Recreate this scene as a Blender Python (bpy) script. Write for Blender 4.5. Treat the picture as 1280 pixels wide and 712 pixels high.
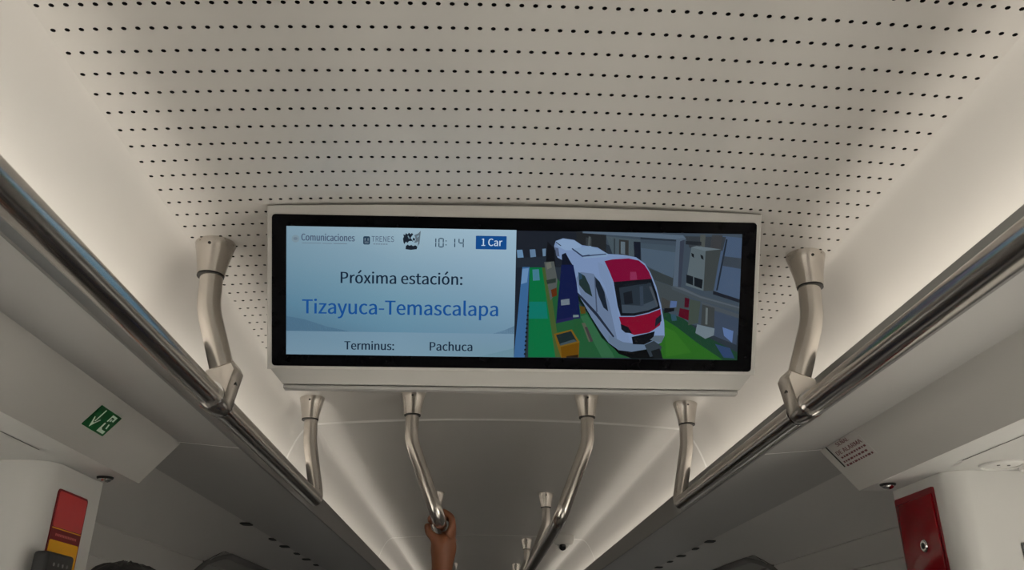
import bpy, bmesh, math, random
from mathutils import Vector, Matrix

S = bpy.context.scene
for o in list(bpy.data.objects):
    bpy.data.objects.remove(o)
COL = S.collection
random.seed(7)

# ------------------------------------------------------------------ camera
EYE = 1.60                                   # eye height above the coach floor
CX = -0.0546                                 # a little left of the aisle's middle
cd = bpy.data.cameras.new('camera')
cam = bpy.data.objects.new('camera', cd)
COL.objects.link(cam)
cd.sensor_width = 36.0
cd.lens = 1040.0 / 1280.0 * 36.0
cd.clip_start = 0.01
_R = Vector((0.99922136, -0.03936186, 0.00270573))
_U = Vector((-0.01861192, -0.40978305, 0.91199312))
_F = Vector((0.03478898, 0.91133336, 0.41019658))
cam.matrix_world = Matrix(((_R.x, _U.x, -_F.x, CX), (_R.y, _U.y, -_F.y, 0.0),
                           (_R.z, _U.z, -_F.z, EYE), (0, 0, 0, 1)))
S.camera = cam

# ------------------------------------------------------------------ light and exposure
SKY_STRENGTH = 2.0
SUN_STRENGTH = 63.0
LED_STRENGTH = 9.0
w = bpy.data.worlds.new('daylight')
S.world = w
w.use_nodes = True
bg = w.node_tree.nodes['Background']
bg.inputs['Color'].default_value = (0.92, 0.95, 1.0, 1)
bg.inputs['Strength'].default_value = SKY_STRENGTH
sd = bpy.data.lights.new('sun', 'SUN')
sd.energy = SUN_STRENGTH
sd.angle = math.radians(1.0)
sd.color = (1.0, 0.985, 0.965)
sun = bpy.data.objects.new('sun', sd)
COL.objects.link(sun)
_el, _az = math.radians(56), math.radians(16)
_to = Vector((math.cos(_el) * math.cos(_az), math.cos(_el) * math.sin(_az), math.sin(_el)))
sun.rotation_euler = _to.to_track_quat('Z', 'Y').to_euler()
sun.location = (6, -1, 9)
vs = S.view_settings
vs.view_transform = 'Standard'
vs.look = 'None'
vs.exposure = 0.0
vs.gamma = 1.0
vs.use_curve_mapping = False

# ------------------------------------------------------------------ materials
def lin(c):
    return tuple(((v / 255) / 12.92 if v / 255 <= 0.04045 else ((v / 255 + 0.055) / 1.055) ** 2.4) for v in c)

def mat(name, col, rough=0.5, metal=0.0, spec=0.5, var=0.0, bump=0.0, scale=40.0, emit=None, estr=1.0):
    m = bpy.data.materials.new(name)
    m.use_nodes = True
    nt = m.node_tree
    b = nt.nodes['Principled BSDF']
    b.inputs['Base Color'].default_value = (*col, 1)
    b.inputs['Roughness'].default_value = rough
    b.inputs['Metallic'].default_value = metal
    b.inputs['Specular IOR Level'].default_value = spec
    if var or bump:
        tc = nt.nodes.new('ShaderNodeTexCoord')
        nz = nt.nodes.new('ShaderNodeTexNoise')
        nz.inputs['Scale'].default_value = scale
        nz.inputs['Detail'].default_value = 3
        nt.links.new(tc.outputs['Object'], nz.inputs['Vector'])
        if var:
            mx = nt.nodes.new('ShaderNodeMix')
            mx.data_type = 'RGBA'
            mx.inputs[6].default_value = (*[max(0, c * (1 - var)) for c in col], 1)
            mx.inputs[7].default_value = (*[min(1, c * (1 + var)) for c in col], 1)
            nt.links.new(nz.outputs['Fac'], mx.inputs[0])
            nt.links.new(mx.outputs[2], b.inputs['Base Color'])
        if bump:
            bp = nt.nodes.new('ShaderNodeBump')
            bp.inputs['Strength'].default_value = bump
            bp.inputs['Distance'].default_value = 0.001
            nt.links.new(nz.outputs['Fac'], bp.inputs['Height'])
            nt.links.new(bp.outputs['Normal'], b.inputs['Normal'])
    if emit:
        b.inputs['Emission Color'].default_value = (*emit, 1)
        b.inputs['Emission Strength'].default_value = estr
    return m

def brushed(name, col, rough):
    m = mat(name, col, rough, 1.0)
    nt = m.node_tree
    b = nt.nodes['Principled BSDF']
    tc = nt.nodes.new('ShaderNodeTexCoord')
    mp = nt.nodes.new('ShaderNodeMapping')
    mp.inputs['Scale'].default_value = (900, 12, 900)
    nz = nt.nodes.new('ShaderNodeTexNoise')
    nz.inputs['Scale'].default_value = 1.0
    rr = nt.nodes.new('ShaderNodeMapRange')
    rr.inputs[3].default_value = rough - 0.06
    rr.inputs[4].default_value = rough + 0.08
    nt.links.new(tc.outputs['Object'], mp.inputs['Vector'])
    nt.links.new(mp.outputs['Vector'], nz.inputs['Vector'])
    nt.links.new(nz.outputs['Fac'], rr.inputs[0])
    nt.links.new(rr.outputs[0], b.inputs['Roughness'])
    return m

M = {}
M['ceiling'] = mat('white_ceiling_laminate', (0.64, 0.62, 0.595), 0.38, spec=0.45, var=0.02, bump=0.05, scale=6)
M['gloss_ceiling'] = mat('semi_gloss_ceiling_laminate', (0.62, 0.605, 0.585), 0.36, spec=0.12, var=0.02, bump=0.04, scale=9)
M['cove'] = mat('matt_white_cove', (0.64, 0.62, 0.595), 0.45, var=0.015, scale=5)
M['lip'] = mat('grey_aluminium_profile', (0.22, 0.215, 0.21), 0.42, spec=0.4, var=0.03)
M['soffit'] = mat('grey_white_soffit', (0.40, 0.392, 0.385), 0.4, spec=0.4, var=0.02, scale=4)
M['header'] = mat('warm_grey_header', (0.46, 0.447, 0.43), 0.5, spec=0.3, var=0.02, scale=4)
M['wall'] = mat('white_wall_laminate', (0.56, 0.552, 0.538), 0.45, spec=0.4, var=0.02, scale=4)
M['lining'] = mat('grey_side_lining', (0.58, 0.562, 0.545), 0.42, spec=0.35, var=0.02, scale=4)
M['floor'] = mat('speckled_floor_covering', (0.36, 0.35, 0.34), 0.6, var=0.12, scale=300)
M['void'] = mat('dark_felt_and_hole_shade', (0.012, 0.012, 0.012), 0.95, spec=0.1, var=0.2)
M['steel'] = brushed('brushed_stainless_steel', (0.66, 0.62, 0.575), 0.22)
M['chrome'] = mat('polished_chrome', (0.72, 0.71, 0.70), 0.12, 1.0, var=0.03)
M['dark'] = mat('dark_rubber', (0.02, 0.02, 0.02), 0.6, var=0.2)
M['seam'] = mat('pale_joint_profile', (0.86, 0.85, 0.83), 0.4, var=0.03)
M['groove'] = mat('dark_joint_sealant', (0.10, 0.10, 0.10), 0.7, var=0.1)
M['tvcase'] = mat('light_grey_powder_coat', (0.51, 0.497, 0.478), 0.45, var=0.02, bump=0.08, scale=400)
M['tvtrim'] = mat('grey_trim_powder_coat', (0.40, 0.39, 0.38), 0.45, var=0.02)
M['glassblack'] = mat('black_screen_glass', (0.003, 0.003, 0.004), 0.10, spec=0.12, var=0.1)
M['green'] = mat('green_safety_film', lin((10, 92, 44)), 0.4, var=0.05)
M['white_film'] = mat('white_safety_film', lin((205, 225, 210)), 0.45, var=0.03)
M['red'] = mat('glossy_red_plastic', lin((128, 2, 16)), 0.09, spec=0.45, var=0.04)
M['red_film'] = mat('red_sign_film', lin((190, 44, 48)), 0.28, spec=0.5, var=0.05)
M['dark_red'] = mat('dark_red_sign_film', lin((120, 8, 22)), 0.4, var=0.05)
M['yellow'] = mat('yellow_sign_film', lin((228, 164, 10)), 0.4, var=0.06)
M['pink_film'] = mat('pale_label_film', (0.40, 0.355, 0.35), 0.5, var=0.03)
M['label_ink'] = mat('dark_red_label_ink', lin((96, 36, 44)), 0.6, var=0.05)
M['pale_ink'] = mat('pale_pink_ink', lin((200, 110, 110)), 0.6, var=0.05)
M['black_ink'] = mat('black_label_ink', (0.01, 0.008, 0.008), 0.6, var=0.1)
M['led'] = mat('warm_white_led_strip', (0.8, 0.8, 0.8), 0.5, var=0.01, emit=(1.0, 0.93, 0.82), estr=LED_STRENGTH)
M['white_plastic'] = mat('white_plastic', (0.66, 0.65, 0.63), 0.4, var=0.02)
M['smoked'] = mat('smoked_dome', (0.015, 0.015, 0.017), 0.08, spec=0.6, var=0.1)
M['frame'] = mat('grey_window_rubber', (0.16, 0.155, 0.15), 0.45, var=0.04)
M['ground'] = mat('pale_concrete', (0.50, 0.48, 0.45), 0.85, var=0.08, scale=3)
M['skin'] = mat('skin', lin((128, 78, 52)), 0.5, var=0.08, scale=60)
M['hair'] = mat('black_hair', (0.006, 0.005, 0.005), 0.5, var=0.3, bump=0.5, scale=300)
M['shirt_a'] = mat('navy_cotton', (0.03, 0.04, 0.09), 0.9, var=0.1)
M['shirt_b'] = mat('grey_cotton', (0.12, 0.12, 0.12), 0.9, var=0.1)
M['trousers'] = mat('dark_denim', (0.02, 0.025, 0.045), 0.9, var=0.15)
M['shoe'] = mat('black_leather', (0.01, 0.01, 0.01), 0.5, var=0.1)
M['eye'] = mat('eye_white', (0.7, 0.7, 0.7), 0.2, var=0.02)
M['blind'] = mat('grey_added_blind', (0.33, 0.325, 0.315), 0.8, var=0.04)
M['device'] = mat('dark_grey_device_plastic', (0.030, 0.031, 0.033), 0.35, var=0.1)
M['device_light'] = mat('grey_device_panel', (0.20, 0.20, 0.20), 0.4, var=0.05)

def glass(name, tint):
    m = bpy.data.materials.new(name)
    m.use_nodes = True
    nt = m.node_tree
    nt.nodes.clear()
    out = nt.nodes.new('ShaderNodeOutputMaterial')
    tr = nt.nodes.new('ShaderNodeBsdfTransparent')
    tr.inputs['Color'].default_value = (*tint, 1)
    gl = nt.nodes.new('ShaderNodeBsdfGlossy')
    gl.inputs['Roughness'].default_value = 0.03
    mx = nt.nodes.new('ShaderNodeMixShader')
    mx.inputs[0].default_value = 0.07
    nt.links.new(tr.outputs[0], mx.inputs[1])
    nt.links.new(gl.outputs[0], mx.inputs[2])
    nt.links.new(mx.outputs[0], out.inputs['Surface'])
    return m
M['door_glass'] = glass('tinted_door_glass', (0.655, 0.65, 0.625))
M['dark_glass'] = glass('dark_tinted_window_glass', (0.045, 0.046, 0.045))

# a display: emission from the picture's own colours
def display_mat():
    m = bpy.data.materials.new('lit_display_pixels')
    m.use_nodes = True
    nt = m.node_tree
    b = nt.nodes['Principled BSDF']
    b.inputs['Base Color'].default_value = (0, 0, 0, 1)
    b.inputs['Roughness'].default_value = 0.25
    b.inputs['Specular IOR Level'].default_value = 0.15
    at = nt.nodes.new('ShaderNodeAttribute')
    at.attribute_name = 'pix'
    nt.links.new(at.outputs['Color'], b.inputs['Emission Color'])
    b.inputs['Emission Strength'].default_value = 1.0
    return m
M['display'] = display_mat()
def ink(name, rgb):
    m = mat(name, (0, 0, 0), 0.25, spec=0.15, emit=lin(rgb), estr=1.0)
    return m

# ------------------------------------------------------------------ helpers
def tag(o, label=None, cat=None, group=None, kind=None):
    if label: o['label'] = label
    if cat: o['category'] = cat
    if group: o['group'] = group
    if kind: o['kind'] = kind
    return o

def empty(name, loc=(0, 0, 0), label=None, cat=None, group=None, kind=None):
    o = bpy.data.objects.new(name, None)
    COL.objects.link(o)
    o.location = loc
    o.empty_display_size = 0.05
    return tag(o, label, cat, group, kind)

def link(name, me, m, parent=None, smooth=False):
    me.materials.clear()
    me.materials.append(m)
    if smooth:
        for p_ in me.polygons: p_.use_smooth = True
    o = bpy.data.objects.new(name, me)
    COL.objects.link(o)
    if parent is not None:
        o.parent = parent
        bpy.context.view_layer.update()
        o.matrix_parent_inverse = parent.matrix_world.inverted()
    return o

def raw(name, V, Fc, m, parent=None, smooth=False, fix=False):
    me = bpy.data.meshes.new(name)
    me.from_pydata([tuple(v) for v in V], [], Fc)
    if fix:
        bm = bmesh.new(); bm.from_mesh(me)
        bmesh.ops.recalc_face_normals(bm, faces=bm.faces)
        bm.to_mesh(me); bm.free()
    me.update()
    return link(name, me, m, parent, smooth)

def autosmooth(o, deg=35):
    me = o.data
    bm = bmesh.new(); bm.from_mesh(me)
    for f in bm.faces: f.smooth = True
    for e in bm.edges:
        if len(e.link_faces) == 2 and e.calc_face_angle(0) > math.radians(deg):
            e.smooth = False
    bm.to_mesh(me); bm.free()
    return o

def box(name, c, s, m, parent=None, bevel=0.0, rot=None, seg=2):
    bm = bmesh.new()
    bmesh.ops.create_cube(bm, size=1)
    for v in bm.verts: v.co = Vector((v.co.x * s[0], v.co.y * s[1], v.co.z * s[2]))
    if bevel: bmesh.ops.bevel(bm, geom=list(bm.edges), offset=bevel, segments=seg, affect='EDGES', profile=0.5)
    for v in bm.verts:
        co = v.co if rot is None else rot @ v.co
        v.co = co + Vector(c)
    me = bpy.data.meshes.new(name); bm.to_mesh(me); bm.free()
    o = link(name, me, m, parent)
    return autosmooth(o) if bevel else o

def sweep(name, prof, y0, y1, m, parent=None, closed=False, caps=False, smooth=True, deg=35, ny=1):
    """extrude an (x, z) profile along the coach"""
    n = len(prof)
    V = []; Fc = []
    for j in range(ny + 1):
        y = y0 + (y1 - y0) * j / ny
        V += [(x, y, z) for x, z in prof]
    for j in range(ny):
        for i in range(n if closed else n - 1):
            a, b = j * n + i, j * n + (i + 1) % n
            Fc.append((a, b, b + n, a + n))
    if caps:
        Fc.append(tuple(range(n)))
        Fc.append(tuple(reversed([ny * n + i for i in range(n)])))
    o = raw(name, V, Fc, m, parent, fix=closed)
    return autosmooth(o, deg) if smooth else o

def fillet(P, rad, n=10):
    P = [Vector(p) for p in P]
    out = [P[0]]
    for i in range(1, len(P) - 1):
        a, b, c = P[i - 1], P[i], P[i + 1]
        u, v = (a - b).normalized(), (c - b).normalized()
        ang = u.angle(v)
        r = rad[i - 1]
        d = min(r / math.tan(ang / 2), (a - b).length * 0.49, (c - b).length * 0.49)
        r = d * math.tan(ang / 2)
        cen = b + (u + v).normalized() * (r / math.sin(ang / 2))
        s, e = b + u * d - cen, b + v * d - cen
        tot = s.angle(e)
        ax = s.cross(e).normalized()
        for k in range(n + 1):
            out.append(cen + Matrix.Rotation(tot * k / n, 3, ax) @ s)
    out.append(P[-1])
    return out

def tube(name, path, r, m, parent=None, seg=20, caps=True):
    path = [Vector(p) for p in path]
    T = [(path[min(i + 1, len(path) - 1)] - path[max(i - 1, 0)]).normalized() for i in range(len(path))]
    nrm = T[0].orthogonal().normalized()
    V = []; Fc = []
    for i, p in enumerate(path):
        if i: nrm = (T[i - 1].rotation_difference(T[i]) @ nrm).normalized()
        bn = T[i].cross(nrm)
        for k in range(seg):
            a = 2 * math.pi * k / seg
            V.append(p + (nrm * math.cos(a) + bn * math.sin(a)) * r)
    for i in range(len(path) - 1):
        for k in range(seg):
            a, b = i * seg + k, i * seg + (k + 1) % seg
            Fc.append((a, b, b + seg, a + seg))
    if caps:
        Fc.append(tuple(reversed(range(seg))))
        Fc.append(tuple((len(path) - 1) * seg + k for k in range(seg)))
    return autosmooth(raw(name, V, Fc, m, parent, fix=True), 50)

def lathe(name, prof, base, axis, m, parent=None, seg=28, deg=35):
    """prof: (radius, distance along axis) from base"""
    ax = Vector(axis).normalized()
    u = ax.orthogonal().normalized(); v = ax.cross(u)
    V = []; Fc = []
    for r, h in prof:
        for k in range(seg):
            a = 2 * math.pi * k / seg
            V.append(Vector(base) + ax * h + (u * math.cos(a) + v * math.sin(a)) * r)
    n = len(prof)
    for i in range(n - 1):
        for k in range(seg):
            a, b = i * seg + k, i * seg + (k + 1) % seg
            Fc.append((a, b, b + seg, a + seg))
    Fc.append(tuple(range(seg)))
    Fc.append(tuple((n - 1) * seg + k for k in range(seg)))
    return autosmooth(raw(name, V, Fc, m, parent, fix=True), deg)

def plate(name, o, ux, uy, pts, th, m, parent=None):
    """a thin solid plate: 2-D outline pts in the frame (o, ux, uy), thickness along ux x uy"""
    o = Vector(o); ux = Vector(ux).normalized(); uy = Vector(uy).normalized(); n = ux.cross(uy)
    a = [o + ux * x + uy * y for x, y in pts]
    k = len(pts)
    V = a + [p + n * th for p in a]
    Fc = [tuple(reversed(range(k))), tuple(range(k, 2 * k))] + [(i, (i + 1) % k, (i + 1) % k + k, i + k) for i in range(k)]
    return raw(name, V, Fc, m, parent, fix=True)

def rrect(x0, y0, x1, y1, r, n=5):
    out = []
    for cx, cy, a0 in ((x1 - r, y1 - r, 0), (x0 + r, y1 - r, 90), (x0 + r, y0 + r, 180), (x1 - r, y0 + r, 270)):
        for k in range(n + 1):
            a = math.radians(a0 + 90 * k / n)
            out.append((cx + r * math.cos(a), cy + r * math.sin(a)))
    return out

try:                                            # a plain grotesque that ships with Blender; else the built-in letters
    import os
    FONT = bpy.data.fonts.load(os.path.join(bpy.utils.system_resource('DATAFILES'), 'fonts', 'Noto Sans CJK Regular.woff2'))
except Exception:
    FONT = None

def text_mesh(s):
    cu = bpy.data.curves.new('lettering', 'FONT')
    cu.body = s
    if FONT: cu.font = FONT
    cu.resolution_u = 3
    ob = bpy.data.objects.new('lettering', cu)
    COL.objects.link(ob)
    bpy.context.view_layer.update()
    dg = bpy.context.evaluated_depsgraph_get()
    me = bpy.data.meshes.new_from_object(ob.evaluated_get(dg))
    bpy.data.objects.remove(ob)
    bpy.data.curves.remove(cu)
    return me

def lettering(name, s, x0, x1, base, cap, fr, m, parent, bold=0.0, lift=0.0006):
    """flat lettering: fits width x0..x1 (mm); base line and capital height in mm, in the frame fr;
    bold: how far (mm) the strokes are widened sideways"""
    o, ux, uy = fr
    n = ux.cross(uy)
    glyphs = []; pos = 0.0
    hm = text_mesh('H'); ch = max(v.co.y for v in hm.vertices); bpy.data.meshes.remove(hm)
    full = text_mesh(s)
    xs = [v.co.x for v in full.vertices]
    a, b = min(xs), max(xs)
    sx = (x1 - x0 - bold) / (b - a)
    V = []; Fc = []
    k_n = 3 if bold else 1
    for k in range(k_n):
        off = bold * (k / 2 if k_n > 1 else 0)
        b0 = len(V)
        for v in full.vertices:
            V.append(o + ux * ((x0 + (v.co.x - a) * sx + off) / 1000) + uy * ((base + v.co.y / ch * cap) / 1000) + n * (lift + 0.000004 * k))
        Fc += [tuple(b0 + q for q in p_.vertices) for p_ in full.polygons]
    bpy.data.meshes.remove(full)
    return raw(name, V, Fc, m, parent)

def skin_mesh(V, E, Rd, sub=2, root=0):
    me = bpy.data.meshes.new('figure')
    me.from_pydata(V, E, [])
    ob = bpy.data.objects.new('figure', me)
    COL.objects.link(ob)
    ob.modifiers.new('skin', 'SKIN')
    me.skin_vertices[0].data.foreach_set('radius', [x for r in Rd for x in (r if isinstance(r, tuple) else (r, r))])
    me.skin_vertices[0].data[root].use_root = True
    md = ob.modifiers.new('sub', 'SUBSURF'); md.levels = sub; md.render_levels = sub
    bpy.context.view_layer.update()
    dg = bpy.context.evaluated_depsgraph_get()
    out = bpy.data.meshes.new_from_object(ob.evaluated_get(dg))
    bpy.data.objects.remove(ob)
    bpy.data.meshes.remove(me)
    return out

# ================================================================== the coach
def zc(x): return EYE + 0.687 - 0.0683 * x * x          # height of the vaulted ceiling
def W(pts, s): return [(s * x, EYE + z) for x, z in pts]
Y_BACK, Y_END = -3.0, 11.0
SIDES = ((-1, 'left'), (1, 'right'))

# ground outside and floor
g = raw('ground', [(-30, -25, -0.2), (30, -25, -0.2), (30, 35, -0.2), (-30, 35, -0.2)], [(0, 1, 2, 3)], M['ground'])
tag(g, kind='structure')
fl = box('floor', (0, (Y_BACK + Y_END) / 2, -0.05), (2.74, Y_END - Y_BACK, 0.1), M['floor'])
tag(fl, kind='structure')

# roof shell with the ceiling panels below it
roof = [(-1.37, 0.18), (-1.37, 0.5), (-1.15, 0.86), (-0.6, 0.97), (0, 1.0), (0.6, 0.97), (1.15, 0.86), (1.37, 0.5), (1.37, 0.18)]
ceil = tag(sweep('ceiling', W(roof, 1), Y_BACK, Y_END, M['void']), kind='structure')

# perforated panel: real round holes, 16 mm apart in rows 40 mm apart
def perforated(y_first, rows):
    V = []; Fc = []; idx = {}
    def add(x, y, dz=0.0):
        k = (round(x * 1e5), round(y * 1e5), dz)
        if k not in idx:
            idx[k] = len(V); V.append((x, y, zc(x) + dz))
        return idx[k]
    a, b, r = 0.008, 0.02005, 0.0031
    for j in range(rows):
        y = y_first + j * 0.0401
        for i in range(-35, 36):
            x = i * 0.016
            out = [(1, 0), (1, 1), (0, 1), (-1, 1), (-1, 0), (-1, -1), (0, -1), (1, -1)]
            o_ = [add(x + p * a, y + q * b) for p, q in out]
            h_ = [add(x + r * math.cos(k * math.pi / 4), y + r * math.sin(k * math.pi / 4)) for k in range(8)]
            u_ = [add(x + r * math.cos(k * math.pi / 4), y + r * math.sin(k * math.pi / 4), 0.004) for k in range(8)]
            for k in range(8):
                n = (k + 1) % 8
                Fc.append((o_[k], h_[k], h_[n], o_[n]))
                Fc.append((h_[k], u_[k], u_[n], h_[n]))
    o = raw('perforated_panel', V, Fc, M['ceiling'], ceil)
    o.data.materials.append(M['void'])
    o.data.polygons.foreach_set('material_index', [k % 2 for k in range(len(Fc))])  # hole walls set near black: the shade inside is in the colour
    return o
ROW0 = 0.7417 - 0.0401 * 9
perforated(ROW0, 38)
P0, P1 = ROW0 - 0.02005, ROW0 + 37.5 * 0.0401
back = [(x / 10 * 0.568, zc(x / 10 * 0.568) + 0.03) for x in range(-10, 11)]
sweep('panel_backing', back, P0, P1, M['void'], ceil)
arc = [(x / 14 * 0.568, zc(x / 14 * 0.568)) for x in range(-14, 15)]
SEAMS = [2.55, 5.2, 7.9]
edges = [(Y_BACK, P0, 'ceiling'), (P1, SEAMS[0] - 0.003, 'ceiling'), (SEAMS[0] + 0.003, SEAMS[1] - 0.003, 'gloss_ceiling'),
         (SEAMS[1] + 0.003, SEAMS[2] - 0.003, 'gloss_ceiling'), (SEAMS[2] + 0.003, Y_END, 'gloss_ceiling')]
for y0, y1, mm in edges:
    sweep('ceiling_panel', arc, y0, y1, M[mm], ceil)
# the coved edge that turns down behind the light profile
z0 = 0.687 - 0.0683 * 0.568 ** 2
def bez(t): return ((1 - t) ** 2 * 0.568 + 2 * t * (1 - t) * 0.613 + t * t * 0.646, (1 - t) ** 2 * z0 + 2 * t * (1 - t) * 0.656 + t * t * 0.545)
cove = [bez(t / 15) for t in range(16)] + [(0.649, 0.525), (0.649, 0.452), (0.577, 0.452)]
for s, side in SIDES:
    for y0, y1 in ((Y_BACK, SEAMS[0] - 0.002), (SEAMS[0] + 0.002, SEAMS[1] - 0.002), (SEAMS[1] + 0.002, SEAMS[2] - 0.002), (SEAMS[2] + 0.002, Y_END)):
        sweep('cove_panel', W(cove, s), y0, y1, M['cove'], ceil, deg=25)
for y in SEAMS:
    V = []; Fc = []
    full = [(-x, z) for x, z in reversed(cove[:16])] + [(x, z - EYE) for x, z in arc[1:-1]] + cove[:16]
    for k, (x, z) in enumerate(full):
        V += [(x, y - 0.006, EYE + z - 0.0006), (x, y + 0.006, EYE + z - 0.0040)]
        if k: Fc.append((2 * k - 2, 2 * k, 2 * k + 1, 2 * k - 1))
    raw('seam_strip', V, Fc, M['seam'], ceil)

# ---- side walls
LINING = [(0.86, 0.431), (0.91, 0.428), (0.96, 0.418), (1.0, 0.405), (1.05, 0.385), (1.09, 0.365), (1.121, 0.3475),
          (1.1245, 0.351), (1.1285, 0.347), (1.126, 0.3425), (1.16, 0.31), (1.188, 0.279), (1.192, 0.282), (1.195, 0.278),
          (1.192, 0.274), (1.23, 0.22), (1.27, 0.13), (1.30, 0.02), (1.32, -0.15), (1.33, -0.4), (1.33, -0.62), (1.33, -1.6)]
WINDOWS = [(3.45, 4.95), (5.45, 6.95), (7.45, 8.95), (-2.75, -1.25)]
I0, I1 = 4, 20                                  # window opening between these profile points
def lining_mesh(name, s, y0, y1, parent=None):
    wins = [w_ for w_ in WINDOWS if not (s > 0 and w_[0] < 0)]      # added rear window, unseen, lets in light from behind; left side only
    ys = sorted({y0, y1} | {y for a, b in wins for y in (a, b) if y0 < y < y1})
    n = len(LINING)
    V = []; Fc = []
    for y in ys: V += [(s * x, y, EYE + z) for x, z in LINING]
    for j in range(len(ys) - 1):
        mid = (ys[j] + ys[j + 1]) / 2
        hole = any(a < mid < b for a, b in wins)
        for i in range(n - 1):
            if hole and I0 <= i < I1: continue
            a = j * n + i
            Fc.append((a, a + 1, a + 1 + n, a + n))
    return autosmooth(raw(name, V, Fc, M['lining'], parent), 30)
YP0, YP1 = 1.605, 1.832                        # the pillar beside the door, along the coach
for s, side in SIDES:
    wl = tag(lining_mesh('wall_' + side, s, YP1, Y_END), kind='structure')
    lining_mesh('rear_lining', s, Y_BACK, -0.98, wl)
    # aluminium profile in front of the cove light
    lip = [(0.572, 0.484), (0.5745, 0.486), (0.577, 0.484), (0.577, 0.452), (0.585, 0.452), (0.585, 0.422), (0.575, 0.415), (0.5705, 0.4155), (0.5695, 0.419)]
    sweep('cove_profile', W(lip, s), Y_BACK, Y_END, M['lip'], wl, closed=True, caps=True, deg=25)
    # underside panels
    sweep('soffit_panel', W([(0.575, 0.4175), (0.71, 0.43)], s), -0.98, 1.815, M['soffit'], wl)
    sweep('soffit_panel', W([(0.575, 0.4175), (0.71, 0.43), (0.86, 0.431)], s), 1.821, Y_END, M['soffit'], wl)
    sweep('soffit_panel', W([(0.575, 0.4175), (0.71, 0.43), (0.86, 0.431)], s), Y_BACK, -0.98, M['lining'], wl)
    sweep('seam_strip', W([(0.577, 0.4172), (0.709, 0.4294)], s), 1.814, 1.822, M['seam'], wl)
    # door header: sloping face, flat soffit over the doorway, end face
    sweep('door_header', W([(0.71, 0.43), (0.785, 0.342)], s), -0.98, YP1, M['header'], wl)
    sweep('doorway_soffit', W([(0.785, 0.342), (1.335, 0.342)], s), -0.98, YP1, M['wall'], wl)
    cap = [(0.71, 0.43), (0.785, 0.342), (1.128, 0.342)] + list(reversed(LINING[:7]))
    for yy in (YP1, -0.98):
        raw('header_end', [(s * x, yy, EYE + z) for x, z in cap], [tuple(range(len(cap)))], M['header'], wl)
    sweep('joint_line', W([(0.8455, 0.3414), (0.8485, 0.3414)], s), -0.6, 1.52, M['groove'], wl)
    # wall round the doors
    box('door_surround', (s * 1.345, 1.505, 0.97), (0.03, 0.21, 1.94), M['wall'], wl)
    box('door_surround', (s * 1.345, -0.69, 0.97), (0.03, 0.18, 1.94), M['wall'], wl)
    box('upper_wall', (s * 1.345, 0.42, 2.05), (0.03, 2.82, 0.22), M['void'], wl)
# ends of the coach
for nm, y in (('wall_back', Y_BACK), ('wall_front', Y_END)):
    tag(box(nm, (0, y, 1.3), (2.72, 0.04, 2.6), M['lining']), kind='structure')

# partition pillars between doorway and seats
def pillar(name, s, y0, y1, rear=False):
    r = 0.042
    def arcp(cx, cy, a0, a1): return [(cx + r * math.cos(math.radians(a0 + (a1 - a0) * k / 8)), cy + r * math.sin(math.radians(a0 + (a1 - a0) * k / 8))) for k in range(9)]
    if not rear: pl = [(0.86, y1)] + arcp(0.86 + r, y0 + r, 180, 270) + [(1.335, y0), (1.335, y1)]
    else: pl = [(1.335, y0), (1.335, y1)] + arcp(0.86 + r, y1 - r, 90, 180) + [(0.86, y0)]
    n = len(pl)
    V = [(s * x, y, z) for z in (0.0, EYE + 0.3415) for x, y in pl]
    Fc = [(i, (i + 1) % n, (i + 1) % n + n, i + n) for i in range(n)] + [tuple(range(n)), tuple(range(n, 2 * n))]
    return autosmooth(raw(name, V, Fc, M['wall'], fix=True), 40)
for s, side in SIDES:
    tag(pillar('wall_partition_' + side, s, YP0, YP1), kind='structure')
    tag(pillar('wall_rear_partition_' + side, s, -0.98, -0.78, True), kind='structure')

# doors with daylight behind their glass
for n, (s, side) in enumerate(SIDES):
    d = tag(empty('door_%d' % (n + 1), (s * 1.345, 0.4, 0)), kind='structure')
    for yc in (-0.1, 0.9):
        lf = []
        for c, sz in (((0, -0.44, 0.965), (0.03, 0.12, 1.93)), ((0, 0.44, 0.965), (0.03, 0.12, 1.93)),
                      ((0, 0, 0.375), (0.03, 0.76, 0.75)), ((0, 0, 1.865), (0.03, 0.76, 0.13))):
            bm_c = (s * 1.345, yc + c[1], c[2])
            lf.append((bm_c, sz))
        V = []; Fc = []
        for c, sz in lf:
            b0 = len(V)
            for dx in (-1, 1):
                for dy in (-1, 1):
                    for dz in (-1, 1): V.append((c[0] + dx * sz[0] / 2, c[1] + dy * sz[1] / 2, c[2] + dz * sz[2] / 2))
            Fc += [tuple(b0 + q for q in f) for f in ((0, 1, 3, 2), (4, 6, 7, 5), (0, 4, 5, 1), (2, 3, 7, 6), (0, 2, 6, 4), (1, 5, 7, 3))]
        leaf = raw('door_leaf', V, Fc, M['wall'], d, fix=True)
        box('pane', (s * 1.345, yc, 1.275), (0.006, 0.765, 1.06), M['door_glass'], leaf)

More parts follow.
